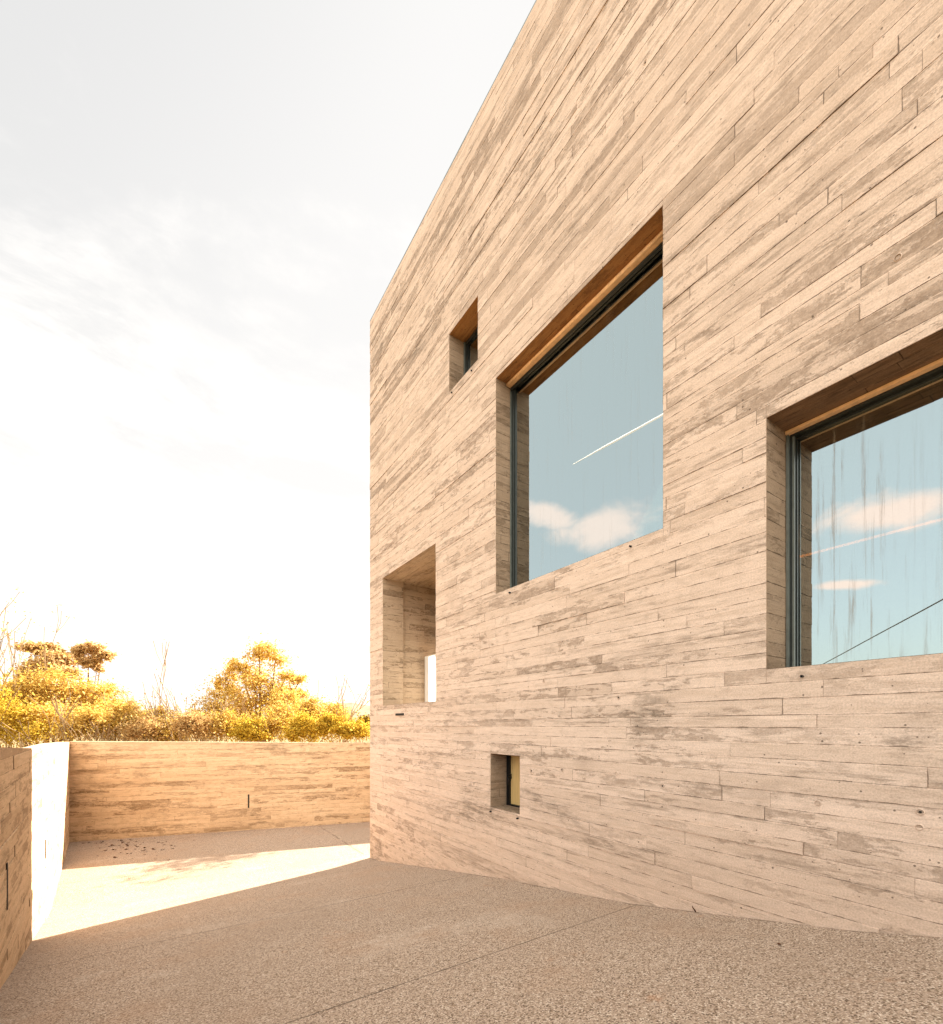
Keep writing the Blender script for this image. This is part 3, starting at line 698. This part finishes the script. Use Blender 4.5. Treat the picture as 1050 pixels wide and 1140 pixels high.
bare(-12,19,668,'half bare tree with long thin branches at the left edge of the view',6,n=7,leaves=900,lean=.06,r=.045,mat='leaf_gold')
bare(75,17.8,790,'tangle of pale twigs over the wall below the slender flat-topped tree',12,n=8,leaves=200,group=BG,mat='leaf_gold')
bare(120,18.2,792,'tangle of pale twigs over the wall left of the bare shrubs',13,n=8,leaves=200,group=BG,mat='leaf_gold')
# trees standing to the right behind the house: they throw the broken shade on the courtyard
tree('dense_tree',Vector((11,18.0,-.9)),[(Vector((8.9,17.3,5.9)),.9,.5),(Vector((10.2,17.6,6.5)),1.1,.6),(Vector((11.8,18.0,7.1)),1.2,.6),(Vector((13.4,18.6,7.8)),1.2,.6)],480,.12,'leaf_gold','tree behind the house beyond the far wall','tree',seed=21,trunk=.05,hollow=.1)

# fallen leaves in the corner of the courtyard
rnd=random.Random(9); proto=None
def litter_mesh(seed):
    r=random.Random(seed); n=9; s=.5; me=MB(); pts=[]
    for k in range(n):
        a=2*math.pi*k/n; rr=(.045 if k%2 else .028)*r.uniform(.8,1.3); pts.append(Vector((rr*math.cos(a)*1.3,rr*math.sin(a)*.8,.012+.012*math.cos(2*a+r.random()))))
    c=Vector((0,0,.004))
    for k in range(n): me.quad([c,pts[k],pts[(k+1)%n]])
    lo=Vector((0,0,-.004))
    return me
LG='dry leaves scattered in the far left corner of the courtyard'
for i in range(62):
    t=rnd.random()
    px=rnd.gauss(145,28) ; py=rnd.gauss(941,6)
    if rnd.random()<.25: px=rnd.uniform(85,210); py=rnd.uniform(936,958)
    px=min(max(px,90),240); py=max(py,940-(px-80)*.07)
    dep=518*EYE/(py-807); p=W(px,807,dep); p.z=0.004
    if i<3: o=litter_mesh(i).build('fallen_leaf',M['litter'])
    else: o=protos[i%3].copy(); C.objects.link(o)
    if i==0: protos=[]
    if i<3: protos.append(o)
    o.location=p; o.rotation_euler=(rnd.gauss(0,.2),rnd.gauss(0,.2),rnd.uniform(0,6.28)); s=rnd.uniform(.35,1.); o.scale=(s,s,s)
    tag(o,'small dry brown leaf lying by the foot of the far wall','leaf',LG)
for (px,py,lbl,sc) in ((868,1050,'single dark leaf lying on the paving near the right of the house wall',.35),):
    zr=(py-807)/518; cx=(px-525)/518; u_=.8315*cx+.5554; v_=-.5554*cx+.8315
    t=1.25/(zr-.19*v_); o=protos[0].copy(); C.objects.link(o); o.location=(u_*t,v_*t,gz(v_*t)+.004); o.scale=(sc,sc,sc); o.rotation_euler=(-.19,0,1); tag(o,lbl,'leaf')
    for k in ('group',):
        if k in o: del o[k]
v,z=fp(776,1014); mb=MB(); mb.tube([(FX-.015,v,gz(v)-.004),(FX-.03,v+.004,gz(v)+.02),(FX-.05,v+.01,gz(v)+.045),(FX-.045,v+.02,gz(v)+.06)],[.006,.007,.006,.003],6)
tag(mb.build('dead_twig',M['litter']),'small black twig sticking up at the foot of the house wall','twig')

# ------------------------------------------------------------------ overhead line mirrored in the right window, contrail
def mirror(px,py,g,Tt):
    cx=(px-525)/518; zz=(807-py)/518; u_=.8315*cx+.5554; v_=-.5554*cx+.8315
    return Vector((2*g-u_*Tt, v_*Tt, EYE+zz*Tt))
ga=FX+.44
Pa=mirror(915,740,ga,30); Pb=mirror(1050,667,ga,15); dv=Pa-Pb
E0=Pb-dv*.34; E1=Pa+dv*.6
def pole(p,label):
    root=empty('utility_pole',(p.x,p.y,-.9),label,'pole'); mb=MB()
    mb.tube([(p.x,p.y,-.9),(p.x,p.y,p.z+.3)],[.13,.09],12); mb.build('shaft',M['pole'],root)
    mb=MB(); mb.box((p.x-.5,p.y-.04,p.z-.22),(p.x+.5,p.y+.04,p.z-.12)); mb.build('crossarm',M['pole'],root)
    for k in (-.4,.4):
        mb=MB(); mb.tube([(p.x+k,p.y,p.z-.12),(p.x+k,p.y,p.z-.06),(p.x+k,p.y,p.z)],[.03,.045,.02],8); mb.build('insulator',M['alu'],root)
pole(E0,'wooden utility pole beyond the left wall near the camera'); pole(E1,'wooden utility pole farther off beyond the left wall')
mb=MB(); mb.tube([E0.lerp(E1,i/12) for i in range(13)],.022,6)
tag(mb.build('overhead_cable',M['cable']),'thin dark overhead cable mirrored in the right window','cable')
Ca=mirror(638,517,FX+.326,4000); Cb=mirror(737,462,FX+.326,4000); dc=Cb-Ca
mm,nt,b,out=newmat('contrail_ice'); b.inputs['Base Color'].default_value=(.95,.93,.9,1); b.inputs['Roughness'].default_value=1
mb=MB(); mb.tube([Ca+dc*(i/14*1.5) for i in range(15)],[2+7*min(1,i/4) for i in range(15)],8)
tag(mb.build('contrail',mm),'thin white vapour trail mirrored in the large square window','contrail')

# ------------------------------------------------------------------ light
az=math.atan2(.9,.434); el=R(30.5)
sd=Vector((math.sin(az)*math.cos(el),math.cos(az)*math.cos(el),math.sin(el)))
L=bpy.data.lights.new('sun','SUN'); L.energy=5; L.angle=R(.5); L.color=(1,.91,.78)
lo_=bpy.data.objects.new('sun',L); C.objects.link(lo_); lo_.rotation_euler=sd.to_track_quat('Z','Y').to_euler(); lo_.location=(20,20,30)
w=bpy.data.worlds.new('World'); bpy.context.scene.world=w; w.use_nodes=True; nt=w.node_tree; nt.nodes.clear(); g=NT(nt)
out=g.n('ShaderNodeOutputWorld'); bg=g.n('ShaderNodeBackground'); g.l(bg.outputs[0],out.inputs[0]); bg.inputs[1].default_value=.11
sky=g.n('ShaderNodeTexSky',sky_type='NISHITA'); sky.sun_disc=False; sky.sun_elevation=el; sky.sun_rotation=az; sky.dust_density=2.5; sky.air_density=1.; sky.ozone_density=1.
tc=g.n('ShaderNodeTexCoord').outputs['Generated']
nv=g.n('ShaderNodeVectorMath',operation='NORMALIZE'); g.l(tc,nv.inputs[0]); dirv=nv.outputs[0]
sp=g.n('ShaderNodeSeparateXYZ'); g.l(dirv,sp.inputs[0]); x,y,z=sp.outputs
azn=g.m('MULTIPLY',g.m('ARCTAN2',x,y),57.2958); eln=g.m('MULTIPLY',g.m('ARCSINE',z),57.2958)
n1=g.noise(g.mapv(dirv,(1,1,2.2)),2.4,8,.62,.4); n2=g.noise(g.mapv(dirv,(1,1,1.6),(2,1,0)),9.,6,.6,.2)
# cloud bank low in the sky
edge=g.m('ADD',eln,g.m('MULTIPLY',g.m('SUBTRACT',n1,.5),-48.)); edge=g.m('ADD',edge,g.m('MULTIPLY',g.m('SUBTRACT',n2,.5),-14.))
bank=g.sm(edge,44.,30.,0.,1.)
front=g.sm(azn,-32.,-18.)           # the bank lies toward the sun side
bank=g.m('MULTIPLY',bank,front)
def blob(a0,e0,ra,re,tilt=0,soft=.75,amp=1.5):
    ns=g.noise(g.mapv(dirv,(1,1,1.4),(a0,e0,1)),13.,7,.62,.3)
    da=g.m('DIVIDE',g.m('SUBTRACT',azn,a0),ra); 
    de=g.m('DIVIDE',g.m('SUBTRACT',g.m('SUBTRACT',eln,e0),g.m('MULTIPLY',g.m('SUBTRACT',azn,a0),tilt)),re)
    r=g.m('SQRT',g.m('ADD',g.m('MULTIPLY',da,da),g.m('MULTIPLY',de,de)))
    r=g.m('ADD',r,g.m('MULTIPLY',g.m('SUBTRACT',ns,.5),amp))
    return g.sm(r,1.,1-soft)
cl1=g.m('MAXIMUM',blob(-49.5,22.2,6.6,2.6,-.02),blob(-43,24.,4.2,1.7,.25))
cl2=g.m('MAXIMUM',blob(-76,18.6,7.,1.9,.1,.7),blob(-72.6,13.2,3.2,.55,.1,.7))
# unseen bright cloud, added overhead and behind to light the facade, thin veil elsewhere
over=g.m('MAXIMUM',g.sm(eln,58.,72.),g.m('MULTIPLY',g.sm(azn,-95.,-125.),.6))
over=g.m('MAXIMUM',over,g.m('MULTIPLY',g.sm(azn,60.,100.),.6))
col=g.mix(.75,sky.outputs[0],(2.5,2.72,2.5))
col=g.mix(g.m('MULTIPLY',over,g.sm(n1,.3,.6,.55,1.)),col,(11.,10.4,9.6))
col=g.mix(g.m('MULTIPLY',front,.97),col,g.mix(g.sm(eln,60.,74.),g.mix(g.sm(g.m('SUBTRACT',azn,g.m('MULTIPLY',eln,.9)),-62.,-15.),(1.5,1.49,1.48),(1.8,1.77,1.74)),(8.,7.8,7.4)))
wsp=g.noise(g.mapv(dirv,(1.,1.,3.4),(5,2,0)),3.2,9,.66,.6)
col=g.mix(g.m('MULTIPLY',bank,g.sm(wsp,.38,.52,.25,1.)),col,(2.05,2.0,1.94))
low=g.m('MULTIPLY',g.sm(eln,26.,4.),front)
col=g.mix(low,col,(2.7,2.5,2.25))
col=g.mix(g.m('MULTIPLY',cl1,.85),col,(4.6,3.75,3.3)); col=g.mix(g.m('MULTIPLY',cl2,.85),col,(4.6,3.5,3.0))
g.l(col,bg.inputs[0])
# ------------------------------------------------------------------ camera
cd=bpy.data.cameras.new('camera'); cam=bpy.data.objects.new('camera',cd); C.objects.link(cam)
cam.location=(0,0,EYE); cam.rotation_euler=(R(90),0,R(-33.74)); cd.sensor_fit='HORIZONTAL'; cd.sensor_width=36; cd.lens=36*518/1050
cd.shift_y=237/1050; cd.clip_start=.05; cd.clip_end=20000
s=bpy.context.scene; s.camera=cam
s.view_settings.view_transform='Standard'; s.view_settings.look='None'; s.view_settings.gamma=1; s.view_settings.exposure=2.28
